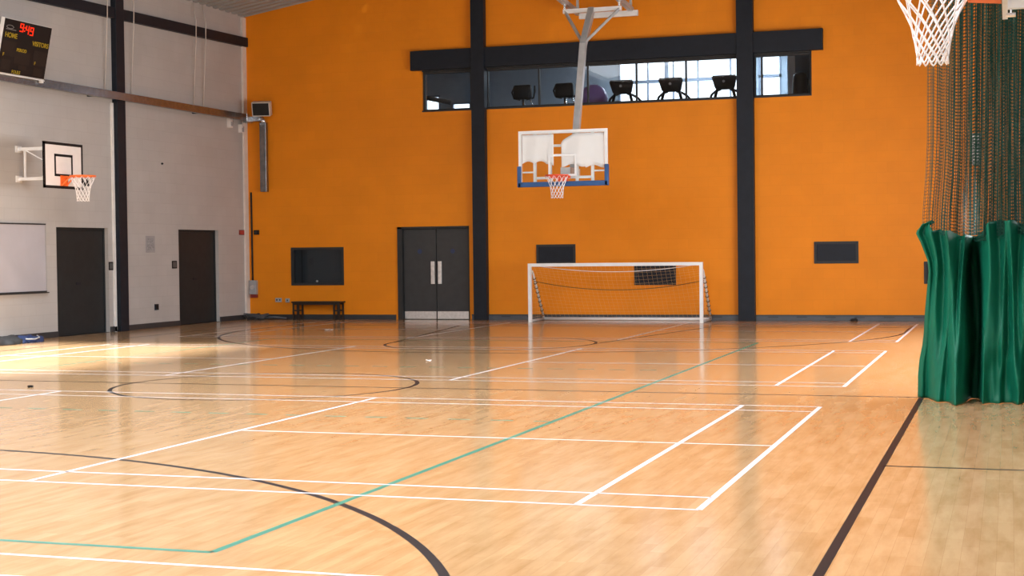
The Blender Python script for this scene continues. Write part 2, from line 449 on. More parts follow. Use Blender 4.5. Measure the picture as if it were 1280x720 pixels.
# ------------------------------------------------------------------ hatch and small wall panels on the end wall
hx0, hx1, hz0, hz1 = -14.63, -13.25, .81, 1.72
h = thing('viewing_hatch', 'dark framed glass hatch in the orange wall above the black bench', 'hatch', (hx0, YE, hz0))
bm = bmesh.new()
for a in ((0, .06, 0, hz1 - hz0), (hx1 - hx0 - .06, hx1 - hx0, 0, hz1 - hz0), (.06, hx1 - hx0 - .06, 0, .06), (.06, hx1 - hx0 - .06, hz1 - hz0 - .06, hz1 - hz0)):
    add_box(bm, a[0], a[1], -.015, .10, a[2], a[3])
obj('hatch_frame', bm, M['black_matt'], h)
box('glass_pane', .06, hx1 - hx0 - .06, .05, .058, .06, hz1 - hz0 - .06, M['glass'], h)
box('shutter', .03, hx1 - hx0 - .03, .12, .15, .03, hz1 - hz0 - .03, mat('dark_shutter', (.045, .047, .05), .6), h)
box('hatch_edge', .22, .245, .085, .115, .06, hz1 - hz0 - .06, M['black_matt'], h)
bm = bmesh.new(); bmesh.ops.create_uvsphere(bm, u_segments=12, v_segments=8, radius=.028, matrix=Matrix.Translation((.66, .03, .10)))
obj('latch_knob', bm, M['grey_plastic'], h, True)

def wall_panel(x0, x1, z0, z1, label, group='dark wall panels low on the orange wall'):
    t = thing('hatch_panel', label, 'panel', (x0, YE, z0), group)
    w, hh = x1 - x0, z1 - z0
    bm = bmesh.new()
    for a in ((0, .05, 0, hh), (w - .05, w, 0, hh), (.05, w - .05, 0, .05), (.05, w - .05, hh - .05, hh)): add_box(bm, a[0], a[1], -.03, .0, a[2], a[3])
    obj('panel_frame', bm, M['black_matt'], t)
    box('flap', .055, w - .055, -.018, -.006, .055, hh - .055, M['dark_steel'], t, .004)
    box('panel_backing', .04, w - .04, -.004, 0.0, .04, hh - .04, M['black_matt'], t)
    return t
wall_panel(-8.45, -7.53, 1.27, 1.715, 'dark wall panel just above the left end of the goal crossbar')
wall_panel(-6.17, -5.23, .785, 1.26, 'dark wall panel seen through the goal net, right of centre')
wall_panel(-2.21, -1.28, 1.23, 1.70, 'dark framed wall panel right of the goal, clear of everything')
wall_panel(.065, .99, .785, 1.255, 'dark wall panel half hidden by the green curtain edge')

# ------------------------------------------------------------------ gallery windows and the room behind
gy = YE + .12
def gal_window(n, x0, x1, mull):
    bm = bmesh.new(); fw = .045
    add_box(bm, x0, x1, gy - .05, gy + .05, GZ0, GZ0 + fw); add_box(bm, x0, x1, gy - .05, gy + .05, GZ1 - .06, GZ1)
    for x in (x0, x1 - fw): add_box(bm, x, x + fw, gy - .05, gy + .05, GZ0 + fw, GZ1 - .06)
    add_box(bm, x0, x1, YE - .006, gy - .05, GZ1 - .014, GZ1 + .012); add_box(bm, x0, x1, YE - .012, gy - .05, GZ0 - .02, GZ0 + .012)
    for x in mull: add_box(bm, x - .02, x + .02, gy - .03, gy + .03, GZ0, GZ1)
    f = struct(obj('window_%d' % n, bm, M['black_matt']))
    box('glass_pane', x0 + .01, x1 - .01, gy - .004, gy + .004, GZ0 + .02, GZ1 - .03, M['glass'], f)
gal_window(1, GX0, -9.9, [-10.02])
gal_window(2, -9.64, -3.80, [-8.38, -7.23, -6.11, -4.99])
gal_window(3, -3.50, GX1, [-3.32])
GB, GF, GC = 30.0, 4.10, 6.95                          # back wall, floor and ceiling of the gallery room
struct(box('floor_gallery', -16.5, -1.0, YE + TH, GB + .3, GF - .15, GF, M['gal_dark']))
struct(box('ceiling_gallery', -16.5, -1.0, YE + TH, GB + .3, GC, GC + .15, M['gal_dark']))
holes = [(-8.02, -4.60, 4.95, 6.60), (-4.32, -3.74, 4.95, 6.6), (-13.5, -13.05, 5.2, 5.88), (-12.72, -12.15, 5.2, 5.66)]
slab('wall_gallery', 'Y', GB, GB + .2, -16.5, -1.0, GF, GC, holes, M['gal_wall'])
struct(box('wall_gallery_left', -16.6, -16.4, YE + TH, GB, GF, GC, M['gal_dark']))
struct(box('wall_gallery_right', -1.1, -.9, YE + TH, GB, GF, GC, M['gal_wall']))
struct(box('partition', -3.2, -3.02, 27.2, GB, GF, GC, M['gal_wall']))
for n, (x0, x1, z0, z1) in zip((4, 5, 8, 9), holes):
    bm = bmesh.new(); fw = .05
    for a in ((x0, x0 + fw, z0, z1), (x1 - fw, x1, z0, z1), (x0, x1, z0, z0 + fw), (x0, x1, z1 - fw, z1)): add_box(bm, a[0], a[1], GB - .02, GB + .1, a[2], a[3])
    if n == 4:
        for x in (-7.23, -6.55, -5.9, -5.05): add_box(bm, x - .02, x + .02, GB, GB + .08, z0, z1)
        add_box(bm, -6.78, -6.68, GB - .01, GB + .1, 5.97, z1)
    if n in (4, 5): add_box(bm, x0, x1, GB - .02, GB + .1, 5.94, 6.02)
    f = struct(obj('window_%d' % n, bm, mat('window_frame_blue_grey', (.30, .36, .45), .5)))
    box('glass_pane', x0 + .02, x1 - .02, GB + .07, GB + .08, z0 + .02, z1 - .02, M['daylight'], f)
# roof truss member seen in the dark left bay of the gallery
struct(tube('beam', [(-14.0, 28, 5.9), (-12.0, 28, 5.45)], .06, M['black_matt']))

# exercise machines (treadmills facing the glass)
def make_machine(label):
    t = thing('treadmill', label, 'exercise machine', (0, 0, 0), 'treadmills behind the gallery window')
    bm = bmesh.new(); vs = add_box(bm, -.29, .29, -.06, .08, 1.05, 1.36)
    for v in vs:
        k = (v.co.z - 1.05) / .31; v.co.x *= .72 + .28 * k; v.co.y -= .10 * k
    bmesh.ops.bevel(bm, geom=bm.edges[:], offset=.03, segments=3, affect='EDGES')
    c = obj('console', bm, M['black'], t, True)
    bm = bmesh.new(); add_cyl(bm, (0, -.155, 1.22), .03, .012, 'Y', 16); obj('badge', bm, M['grey_plastic'], c)
    for s in (-1, 1):
        tube('handrail', [(s * .10, .05, 1.06), (s * .22, .08, 1.03), (s * .33, .16, .96), (s * .40, .30, .86), (s * .42, .6, .80), (s * .42, .85, .78)], .028, M['black'], t)
        tube('upright', [(s * .33, -.10, .16), (s * .30, -.02, .6), (s * .17, .02, 1.08)], .035, M['black'], t)
    bm = bmesh.new(); add_box(bm, -.40, .40, -.25, .25, .04, .26, .05); obj('motor_hood', bm, M['black'], t, True)
    bm = bmesh.new(); add_box(bm, -.40, .40, .2, 1.75, .05, .17, .02); obj('deck', bm, M['black_matt'], t)
    box('running_belt', -.26, .26, .28, 1.72, .17, .178, M['dark_steel'], t)
    for s in (-1, 1):
        for yy in (-.15, 1.65): box('foot', s * .36 - .03, s * .36 + .03, yy - .03, yy + .03, 0, .05, M['black'], t)
    return t
tm = make_machine('black treadmill console at the window, right of the purple ball')
tm.location = (-6.66, 24.95, GF)
dup(tm, (-5.51, 24.95, GF), 'black treadmill console in the middle of the bright panes, second right of the ball')
dup(tm, (-4.29, 24.95, GF), 'black treadmill console beside the right dark post')
def make_bike(label):
    t = thing('exercise_bike', label, 'exercise machine', (0, 0, 0), 'exercise bikes in the darker gallery panes')
    bm = bmesh.new(); add_box(bm, -.22, .22, -.12, .06, 1.02, 1.36, .05); obj('console', bm, M['black'], t, True)
    for s in (-1, 1):
        tube('handlebar', [(s * .08, 0, 1.02), (s * .24, .05, 1.06), (s * .28, .02, 1.2), (s * .25, .12, 1.34)], .022, M['black'], t)
    tube('stem', [(0, .0, 1.03), (.0, .05, .7), (0, .15, .25)], .035, M['silver'], t)
    tube('arm_lever', [(.12, .05, 1.1), (.2, .1, .9), (.05, .2, .55)], .018, M['silver'], t)
    bm = bmesh.new(); add_cyl(bm, (0, .1, .36), .27, .12, 'X', 28); obj('flywheel', bm, M['black_matt'], t, True)
    bm = bmesh.new(); add_box(bm, -.11, .11, .75, 1.0, .86, .94, .03); obj('saddle', bm, M['black'], t, True)
    tube('seat_post', [(0, .87, .88), (0, .75, .3)], .03, M['silver'], t)
    bm = bmesh.new(); add_box(bm, -.05, .05, 0, .95, .06, .3, .02); add_box(bm, -.27, .27, -.06, .04, 0, .08); add_box(bm, -.27, .27, .85, .95, 0, .08); obj('base_frame', bm, M['black'], t)
    return t
bk = make_bike('dark exercise bike with silver stem in the pane beside the left dark post')
bk.location = (-9.05, 24.95, GF)
dup(bk, (-8.03, 24.95, GF), 'dark exercise bike with silver stem just left of the slanted hoop pole')
bm = bmesh.new(); bmesh.ops.create_uvsphere(bm, u_segments=40, v_segments=24, radius=.325, matrix=Matrix.Translation((0, 0, .325)))
ball = tag(obj('exercise_ball', bm, M['purple'], None, True), 'purple exercise ball behind the gallery glass between two machines', 'ball')
ball.location = (-7.34, 24.95, GF + .65)
t = thing('storage_box', 'low dark box under the purple exercise ball', 'box', (-7.34, 24.95, GF))
bm = bmesh.new(); add_box(bm, -.25, .25, -.25, .25, 0, .62, .02); obj('box_body', bm, M['black_matt'], t)
bm = bmesh.new(); add_tube(bm, [(.2 * math.cos(a * PI / 12), .2 * math.sin(a * PI / 12), .625) for a in range(24)], .03, 8, True); obj('cradle_ring', bm, M['black'], t, True)
t = thing('punch_bag', 'black round-topped padded bag at the right end of the gallery window', 'punch bag', (-2.62, 25.0, GF))
bm = bmesh.new(); prof = [(0, 1.36), (.08, 1.35), (.14, 1.31), (.17, 1.22), (.175, .9), (.17, .5), (.12, .42), (.0, .42)]
def lathe(bm, prof, n=24):
    rings = [[bm.verts.new((r * math.cos(2 * PI * k / n), r * math.sin(2 * PI * k / n), z)) for k in range(n)] for r, z in prof]
    for A, B in zip(rings, rings[1:]):
        for k in range(n): bm.faces.new((A[k], B[k], B[(k + 1) % n], A[(k + 1) % n]))
    bmesh.ops.remove_doubles(bm, verts=bm.verts, dist=1e-5)
lathe(bm, prof); obj('bag', bm, M['black'], t, True)
bm = bmesh.new(); lathe(bm, [(0, .45), (.05, .45), (.06, .3), (.27, .2), (.3, .05), (.28, 0), (0, 0)]); obj('base', bm, M['black_matt'], t, True)

# ------------------------------------------------------------------ basketball nets and rims
def hoop_net(center, r0, levels, cord, m, parent, nh=12):
    """knotted cord net: levels = [(drop, radius)...] below the rim"""
    bm = bmesh.new(); C = Vector(center)
    def P(i, ang): d, r = levels[i]; return C + Vector((r * math.cos(ang), r * math.sin(ang), -d))
    step = PI / nh
    for h in range(nh):
        for s in (-1, 1):
            pts = []
            for i in range(len(levels)):
                pts.append(P(i, 2 * step * h + s * step * i))
            add_tube(bm, pts, cord, 5)
    L = len(levels) - 1
    for h in range(nh):                                  # bottom loops
        a = 2 * step * h + step * (L % 2)
        p0 = P(L, a); p1 = P(L, a + 2 * step); mid = P(L, a + step)
        add_tube(bm, [p0, p0.lerp(mid, .5) - Vector((0, 0, .026)), mid - Vector((0, 0, .038)), p1.lerp(mid, .5) - Vector((0, 0, .026)), p1], cord, 5)
    return obj('net', bm, m, parent, True)

def rim_ring(center, r, m, parent, cord=.009):
    bm = bmesh.new(); c = Vector(center)
    add_tube(bm, [c + Vector((r * math.cos(2 * PI * k / 40), r * math.sin(2 * PI * k / 40), 0)) for k in range(40)], cord, 8, True)
    for k in range(12):                                  # net hooks
        a = 2 * PI * k / 12; p = c + Vector((r * math.cos(a), r * math.sin(a), -cord))
        add_tube(bm, [p, p + Vector((-.008 * math.cos(a), -.008 * math.sin(a), -.02)), p + Vector((.006 * math.cos(a), .006 * math.sin(a), -.03))], .003, 5)
    return obj('rim', bm, m, parent, True)

# --- near hoop, top right, on the right wall (faces -X)
nr = thing('basketball_hoop', 'nearest basketball hoop at top right, thick white net before the green curtain', 'basketball hoop', (1.745, 0, 3.05), 'basketball hoops')
hoop_c = (-.385, 0, 0)
rim_ring(hoop_c, .225, M['orange_rim'], nr, .01)
hoop_net(hoop_c, .225, [(0.01, .222), (.10, .193), (.185, .143), (.25, .119), (.305, .105), (.35, .096), (.39, .089), (.425, .085)], .0052, M['net_white'], nr)
bm = bmesh.new()
vs = add_box(bm, -.195, -.003, -.075, .075, -.118, .0)
for v in vs:
    if v.co.z < -.05 and v.co.x > -.1: v.co.z -= .018
add_box(bm, -.012, -.001, -.10, .10, -.14, .06)
obj('rim_bracket', bm, M['orange_rim'], nr)
bm = bmesh.new(); add_box(bm, -.012, .018, -.6, .6, -.15, .75, .003)
bd = obj('backboard', bm, M['white_paint'], nr)
bm = bmesh.new()
for a in ((-.6, .6, -.15, -.11), (-.6, .6, .71, .75), (-.6, -.56, -.15, .75), (.56, .6, -.15, .75), (-.3, .3, .02, .06), (-.3, .3, .41, .45), (-.3, -.26, .02, .45), (.26, .3, .02, .45)):
    add_box(bm, -.014, -.0115, a[0], a[1], a[2], a[3])
obj('target_marking', bm, M['black'], bd)
AW = XR - 1.745 - .02
for z in (-.12, .55):
    bm = bmesh.new()
    for s in (-.30, .12): bar(bm, (.018, s, z), (AW, s, z), .06, .08)
    obj('support_arm', bm, M['white_paint'], nr)
bm = bmesh.new()
box('wall_mount', AW - .005, AW + .0195, -.42, .24, -.2, .63, M['white_paint'], nr, .004)
for s in (-.30, .12):
    bm = bmesh.new(); bar(bm, (.06, s, -.08), (.06, s, .52), .04, .04); obj('upright_strut', bm, M['white_paint'], nr)
bm = bmesh.new(); add_cyl(bm, (.036, .12, -.195), .013, .05, 'X', 10); add_cyl(bm, (.036, .12, -.17), .006, .05, 'Z', 8); obj('bolt', bm, M['silver'], nr)

# --- left wall practice hoop (faces +X)
lh = thing('basketball_hoop', 'wall-mounted hoop with black-edged white board on the cream left wall', 'basketball hoop', (-14.6, 14.76, 3.02), 'basketball hoops')
rc = (.40, 0, 0)
rim_ring(rc, .225, M['orange_rim'], lh, .014)
hoop_net(rc, .225, [(0.01, .222), (.09, .19), (.17, .15), (.24, .13), (.31, .118), (.37, .112), (.42, .108)], .004, M['net_white'], lh)
bm = bmesh.new(); add_box(bm, .0, .18, -.07, .07, -.015, .0); add_box(bm, 0, .015, -.11, .11, -.17, .02)
for s in (-1, 1): add_tube(bm, [(.01, s * .08, -.16), (.17, s * .06, -.01)], .012, 6)
obj('rim_bracket', bm, M['orange_rim'], lh)
bm = bmesh.new(); add_box(bm, -.02, 0, -.6, .6, -.22, .615)
bd = obj('backboard', bm, M['white_plain'], lh)
bm = bmesh.new(); e = .05
for a in ((-.6, .6, -.22, -.22 + e), (-.6, .6, .615 - e, .615), (-.6, -.6 + e, -.22, .615), (.6 - e, .6, -.22, .615), (-.28, .28, 0, .045), (-.28, .28, .36, .405), (-.28, -.235, 0, .405), (.235, .28, 0, .405)):
    add_box(bm, -.022 if abs(a[0]) > .5 or abs(a[1]) > .5 else -.001, .003, a[0], a[1], a[2], a[3])
obj('target_marking', bm, M['black'], bd)
bw = XL - (-14.6)
for z, nm in ((.555, 'support_arm'), (-.0, 'support_arm')):
    bm = bmesh.new()
    bar(bm, (-.02, .31, z), (bw, .31, z), .05, .06)
    add_box(bm, bw, bw + .015, .22, .40, z - .06, z + .06)
    obj(nm, bm, M['white_paint'], lh)
bm = bmesh.new(); bar(bm, (bw + .15, .31, -.0), (bw + .15, .31, .55), .035, .035); obj('upright_strut', bm, M['white_paint'], lh)
bm = bmesh.new(); bar(bm, (-.04, .31, -.0), (-.04, .31, .55), .035, .035); obj('upright_strut', bm, M['white_paint'], lh)
bm = bmesh.new(); bar(bm, (bw + .17, .31, .53), (-.05, .31, .03), .018, .018); obj('diagonal_brace', bm, M['white_paint'], lh)
bm = bmesh.new()
for k in range(5): add_tube(bm, [(.30 + .03 * k, .12 + .02 * (k % 2), -.05 - .03 * (k % 3)), (.33 + .02 * k, .15, -.12 - .02 * (k % 2)), (.36 + .02 * k, .13, -.17)], .012, 5)
obj('loose_cord', bm, M['black_fabric'], lh)

# --- ceiling-hung hoop at the end of the hall (faces -Y)
HX, HY = -6.68, 20.06
ch = thing('basketball_hoop', 'ceiling-hung glass basketball backboard with blue padding before the orange wall', 'basketball hoop', (HX, HY, 3.05), 'basketball hoops')
rc = (0, -.40, 0)
rim_ring(rc, .225, M['red_orange'], ch, .014)
hoop_net(rc, .225, [(0.01, .222), (.08, .19), (.16, .16), (.23, .135), (.30, .125), (.36, .12), (.41, .118)], .0042, M['net_white'], ch)
bm = bmesh.new(); add_box(bm, -.08, .08, -.18, 0, -.02, 0); add_box(bm, -.12, .12, -.012, 0, -.14, .04); add_box(bm, -.215, .215, -.22, -.17, -.05, .0)
obj('rim_bracket', bm, M['red_orange'], ch)
box('glass_board', -.90, .90, 0, .012, -.15, .90, M['acrylic'], ch)
bm = bmesh.new()
for a in ((-.92, .92, .86, .925), (-.92, -.86, -.10, .86), (.86, .92, -.10, .86), (-.92, .92, -.16, -.10)): add_box(bm, a[0], a[1], .005, .06, a[2], a[3])
obj('board_frame', bm, M['white_paint'], ch)
bm = bmesh.new()
for a in ((-.295, .295, .40, .445), (-.295, -.25, .045, .40), (.25, .295, .045, .40), (-.295, .295, 0, .045)): add_box(bm, a[0], a[1], -.004, -.0005, a[2], a[3])
obj('target_marking', bm, M['white_paint'], ch)
bm = bmesh.new()
for x in (-.60, -.28, .28, .60): bar(bm, (x, .085, -.12), (x, .085, .88), .06, .04)
for z in (-.02, .62): bar(bm, (-.6, .10, z), (.6, .10, z), .04, .05)
for x in (-.86, .86): bar(bm, (x, .085, .1), (math.copysign(.6, x), .085, .1), .03, .03)
obj('back_frame', bm, M['white_paint'], ch)
bm = bmesh.new(); add_box(bm, -.93, .93, -.03, .05, -.20, -.10, .012); add_box(bm, -.945, -.865, -.03, .05, -.20, .22, .012); add_box(bm, .865, .945, -.03, .05, -.20, .22, .012)
obj('edge_padding', bm, M['blue_pad'], ch)
box('pole_mount', -.06, .14, .06, .8, .04, .18, M['grey_paint'], ch)
def rel(x, y, z): return (x - HX, y - HY, z - 3.05)
P0, PK, PT = rel(-6.66, 20.74, 3.1), rel(-6.67, 21.67, 5.88), rel(-6.66, 22.33, 6.70)
bm = bmesh.new(); bar(bm, P0, PK, .13, .13); bar(bm, PK, PT, .13, .13)
obj('pole', bm, M['grey_paint'], ch)
bm = bmesh.new(); bar(bm, rel(-6.66, 20.70, 3.15), rel(-6.66, 20.17, 3.15), .1, .1); obj('board_arm', bm, M['grey_paint'], ch)
bm = bmesh.new(); bar(bm, rel(-6.66, 20.85, 3.75), rel(-6.66, 20.17, 3.75), .07, .07); obj('board_arm', bm, M['grey_paint'], ch)
for s in (-1, 1):
    bm = bmesh.new(); bar(bm, PK, rel(-6.64 + s * .60, 22.3, 6.68), .05, .05); obj('diagonal_brace', bm, M['grey_paint'], ch)
bm = bmesh.new(); bar(bm, rel(-7.28, 22.3, 6.68), rel(-6.0, 22.3, 6.68), .07, .09); obj('front_crossbar', bm, M['white_paint'], ch)
bm = bmesh.new(); bar(bm, rel(-7.20, 23.3, 6.72), rel(-5.88, 23.3, 6.72), .08, .12); obj('rear_crossbar', bm, M['white_paint'], ch)
for s in (-1, 1):
    xx = -6.64 + s * .60
    bm = bmesh.new(); bar(bm, rel(xx, 19.6, 7.05), rel(xx, 23.4, 6.80), .10, .10); obj('ceiling_rail', bm, M['grey_paint'], ch)
    bm = bmesh.new(); bar(bm, rel(xx, 22.3, 6.68), rel(xx, 22.3, 6.86), .05, .05); add_cyl(bm, rel(xx, 22.3, 6.83), .05, .03, 'Z', 12); obj('rail_hanger', bm, M['silver'], ch)
    for yy, zz in ((19.7, 7.05), (23.3, 6.82)):
        bm = bmesh.new(); bar(bm, rel(xx, yy, zz), rel(xx, yy, roof_z(xx) - .003), .05, .05); obj('roof_hanger', bm, M['grey_paint'], ch)
# thin white panels set inside the board frame
def sheet(name, label, x0, x1, outline):
    n = 40; v, f = [], []
    for i in range(n + 1):
        u = i / n; x = x0 + (x1 - x0) * u; zt, zb = outline(u)
        for j in range(9):
            z = zt + (zb - zt) * j / 8
            v.append((x, .022 + .008 * math.sin(9 * u + 2 * j / 8), z))
    for i in range(n):
        for j in range(8): f.append((i * 9 + j, i * 9 + j + 1, i * 9 + j + 10, i * 9 + j + 9))
    o = raw(name, v, f, M['sheet'], None, True); o.location = (HX, HY, 3.05)
    s = o.modifiers.new('cloth', 'SOLIDIFY'); s.thickness = .004
    return tag(o, label, 'sheet', 'white panels behind the glass backboard')
def left_out(u):
    sc = .045 * abs(math.sin(PI * u * 2.6))
    return (.85, (.27 + sc) if u < .72 else .27 + sc - (u - .72) * .35)
def right_out(u):
    top = .85 if u > .32 else .66 + .19 * (u / .32) ** .6
    return (top, .18 + .06 * math.sin(PI * 2.0 * u) ** 2 - (.03 if u > .55 else 0))
def lx(u): return left_out(u)
sheet('white_panel', 'white panel with scalloped lower edge filling left half of glass backboard', -.85, -.19, left_out)
sheet('white_panel', 'white panel with curved upper corner filling right half of glass backboard', -.03, .85, right_out)

# ------------------------------------------------------------------ five-a-side goal
GX, GYf, GYr = (-8.27, -4.45), 22.85, 23.86
gl = thing('football_goal', 'white five-a-side football goal standing against the orange wall', 'goal', ((GX[0] + GX[1]) / 2, GYf, 0))
hw = (GX[1] - GX[0]) / 2; GH = 1.26; r = .04
dy = GYr - GYf
for s in (-1, 1):
    bm = bmesh.new(); bar(bm, (s * hw, 0, 0), (s * hw, 0, GH - .036), .072, .072); obj('goal_post', bm, M['white_paint'], gl)
bm = bmesh.new(); bar(bm, (-hw - .036, 0, GH), (hw + .036, 0, GH), .072, .072); obj('crossbar', bm, M['white_paint'], gl)
tube('rear_ground_bar', [(-hw, dy, .035), (hw, dy, .035)], .035, M['white_paint'], gl)
for s in (-1, 1):
    tube('side_ground_bar', [(s * hw, .03, .03), (s * hw, dy, .03)], .028, M['grey_paint'], gl)
    tube('back_stay', [(s * hw, .02, GH - .12), (s * hw, .18, GH - .14), (s * hw, .26, GH - .22), (s * hw, dy, .05)], .026, M['white_paint'], gl)
    bm = bmesh.new()                                     # net ties wrapped round the stay
    for k in range(9):
        q = Vector((s * hw, .26, GH - .22)).lerp(Vector((s * hw, dy, .05)), .08 + k * .105)
        add_tube(bm, [q + Vector((.034 * math.cos(a), .034 * math.sin(a) * .7, .034 * math.sin(a) * .7)) for a in [PI * i / 5 for i in range(10)]], .012, 5, True)
    obj('net_tie', bm, M['rope_brown'], gl)
# net: roof sags from crossbar to the stay line, then falls to the rear bar
bm = bmesh.new(); n = 38
def gp(u, w):
    x = -hw + 2 * hw * u; sag = 4 * u * (1 - u)
    if w < .3:
        k = w / .3; y = .26 * k; z = GH - .02 - .20 * k - .20 * sag * k
    else:
        k = (w - .3) / .7; y = .26 + (dy - .26) * k + .0; z = (GH - .22 - .20 * sag) * (1 - k) + .06 * k
    return Vector((x, y, z))
for i in range(n + 1): add_tube(bm, [gp(i / n, j / 16) for j in range(17)], .0013, 4)
for j in range(17): add_tube(bm, [gp(i / n, j / 16) for i in range(n + 1)], .0013, 4)
for s in (-1, 1):
    for i in range(1, 10):
        y = dy * i / 10; zt = GH - .2 if y < .26 else (GH - .22) * (1 - (y - .26) / (dy - .26)) + .05
        add_tube(bm, [(s * hw, y, .03), (s * hw, y, zt)], .0013, 4)
    for j in range(1, 10):
        z = j * .105; ym = .26 + (dy - .26) * (1 - (z - .05) / (GH - .27)); add_tube(bm, [(s * hw, .03, z), (s * hw, min(ym, dy), z)], .0013, 4)
obj('net', bm, M['net_grey'], gl, True)
tube('head_rope', [(-hw + .2 + (2 * hw - .4) * i / 24, .10, GH - .03 - .13 * 4 * (i / 24) * (1 - i / 24)) for i in range(25)], .008, M['net_white'], gl, 5)
tube('sag_rope', [(-hw + (2 * hw) * i / 24, .30, GH - .36 - .20 * 4 * (i / 24) * (1 - i / 24)) for i in range(25)], .008, M['rope_brown'], gl, 5)

# ------------------------------------------------------------------ bench
bn = thing('bench', 'long low black bench against the orange wall under the dark hatch', 'bench', (-13.86, YE - .19, 0))
box('seat', -.62, .66, -.15, .15, .40, .435, M['bench'], bn, .006)
for sx in (-.58, .48):
    for dx in (0, .13):
        for yy in (-.11, .11): box('leg', sx + dx - .018, sx + dx + .018, yy - .018, yy + .018, 0, .40, M['bench'], bn)
    box('end_rail', sx - .018, sx + .148, -.12, -.09, .20, .235, M['bench'], bn); box('end_rail', sx - .018, sx + .148, .09, .12, .20, .235, M['bench'], bn)
box('apron', -.58, .62, -.12, -.10, .355, .40, M['bench'], bn); box('apron', -.58, .62, .10, .12, .355, .40, M['bench'], bn)

# ------------------------------------------------------------------ fittings on the end wall
def socket(x, z, label, two):
    t = thing('wall_socket', label, 'socket', (x, YE, z), 'sockets beside the bench')
    bm = bmesh.new(); w = .085 if two else .055
    add_box(bm, -w, w, -.02, 0, -.05, .05, .006); obj('face_plate', bm, M['grey_plastic'], t)
    for c in ((-.04, .04) if two else (0,)):
        bm = bmesh.new(); add_box(bm, c - .016, c + .016, -.0215, -.019, -.014, .022); obj('pin_face', bm, M['black'], t)
socket(-14.98, .46, 'grey double wall socket on orange wall, left of the paler one', True)
socket(-14.74, .45, 'pale single wall socket on orange wall beside the black bench', False)
t = thing('wall_sounder', 'small black square sounder box high on the orange wall corner', 'alarm', (-15.53, YE, 2.10))
bm = bmesh.new(); add_box(bm, -.06, .06, -.07, 0, -.055, .055, .008); obj('sounder_body', bm, M['black'], t)
bm = bmesh.new(); add_cyl(bm, (0, -.072, 0), .035, .008, 'Y', 20); obj('sounder_grille', bm, M['black_matt'], t)
t = thing('wall_isolator', 'small grey wall box with dark red base in the far left corner', 'box', (-15.72, YE, .52))
bm = bmesh.new(); add_box(bm, 0, .19, -.11, 0, .08, .42, .012); obj('box_body', bm, M['grey_plastic'], t)
bm = bmesh.new(); add_cyl(bm, (.09, -.115, .25), .055, .012, 'Y', 24); obj('dial', bm, M['brushed'], t)
bm = bmesh.new(); add_box(bm, .03, .19, -.10, 0, 0, .08, .01); obj('red_base', bm, M['red_sign'], t)
cabl = tag(tube('wall_cable', [(-15.67, YE - .02, 3.07), (-15.665, YE - .02, 2.0), (-15.66, YE - .02, .94)], .022, M['black_fabric'], None, 6), 'black cable running down the corner of the orange wall to the grey box', 'cable')

# loudspeaker on its bracket
t = thing('loudspeaker', 'black-fronted loudspeaker with white case high in the far left corner', 'speaker', (-15.17, YE - .002, 5.04))
R0 = Matrix.Translation((0, -.36, 0)) @ Matrix.Rotation(math.radians(14), 4, 'Z') @ Matrix.Rotation(math.radians(14), 4, 'X')
bm = bmesh.new(); add_box(bm, -.22, .22, -.10, .12, -.17, .17, .012); bm.transform(R0); obj('case', bm, mat('beige_speaker_case', (.55, .50, .46), .5), t)
bm = bmesh.new(); add_box(bm, -.195, .195, -.108, -.098, -.145, .145, .004); bm.transform(R0); obj('grille', bm, M['black'], t)
bm = bmesh.new(); bar(bm, (.0, -.25, .0), (0, 0, .0), .05, .05); add_box(bm, -.06, .06, -.01, 0, -.1, .08); obj('bracket', bm, M['black_matt'], t)

# cable trunking: long run on the left wall, round the corner, drop on the end wall
t = thing('cable_trunking', 'long galvanised cable trunking along the cream wall, turning down the orange wall', 'trunking', (XL + .002, YE - .002, 4.79))
bm = bmesh.new(); add_box(bm, .125, .225, -20, -.30, -.02, .14, .004); obj('wall_run', bm, M['galv'], t)
bm = bmesh.new(); add_box(bm, .125, .225, -.30, -.05, -.06, .10, .004); add_box(bm, .12, .235, -.36, -.24, -.07, .15, .004); obj('corner_joint', bm, M['silver'], t)
bm = bmesh.new(); add_box(bm, .225, .50, -.14, -.03, -.02, .10, .004); obj('end_run', bm, M['galv'], t)
bm = bmesh.new()
add_tube(bm, [(.40, -.085, .04), (.47, -.085, .035), (.52, -.085, 0), (.53, -.085, -.08)], .062, 12); obj('elbow', bm, M['silver'], t, True)
bm = bmesh.new(); add_box(bm, .445, .615, -.15, -.03, -1.72, -.05, .01); obj('drop', bm, M['galv'], t)
for y in (-2.5, -6.6, -11, -15): box('stand_off', 0, .125, y - .03, y + .03, -.02, .04, M['dark_steel'], t)
for z in (-1.6, -.5): box('stand_off', .49, .57, -.03, 0, z, z + .1, M['dark_steel'], t)
# sensors below the trunking
def sensor(y, z, label, s):
    t = thing('motion_sensor', label, 'sensor', (XL, y, z), 'sensors below the trunking')
    bm = bmesh.new(); add_box(bm, 0, .10, -.06 * s, .06 * s, -.09 * s, .13, .01); obj('sensor_body', bm, M['white_plain'], t)
    bm = bmesh.new(); add_box(bm, .10, .115, -.045, .045, -.05, .05, .004); obj('sensor_lens', bm, M['grey_plastic'], t)
    bm = bmesh.new(); add_box(bm, 0, .06, .06 * s, .06 * s + .10, 0, .10, .01); obj('sensor_bracket', bm, M['rope_brown'], t)
sensor(23.08, 4.66, 'left of two small white sensors below the trunking, away from the corner', 1.0)
sensor(23.62, 4.56, 'small white sensor below the trunking right in the wall corner', .8)

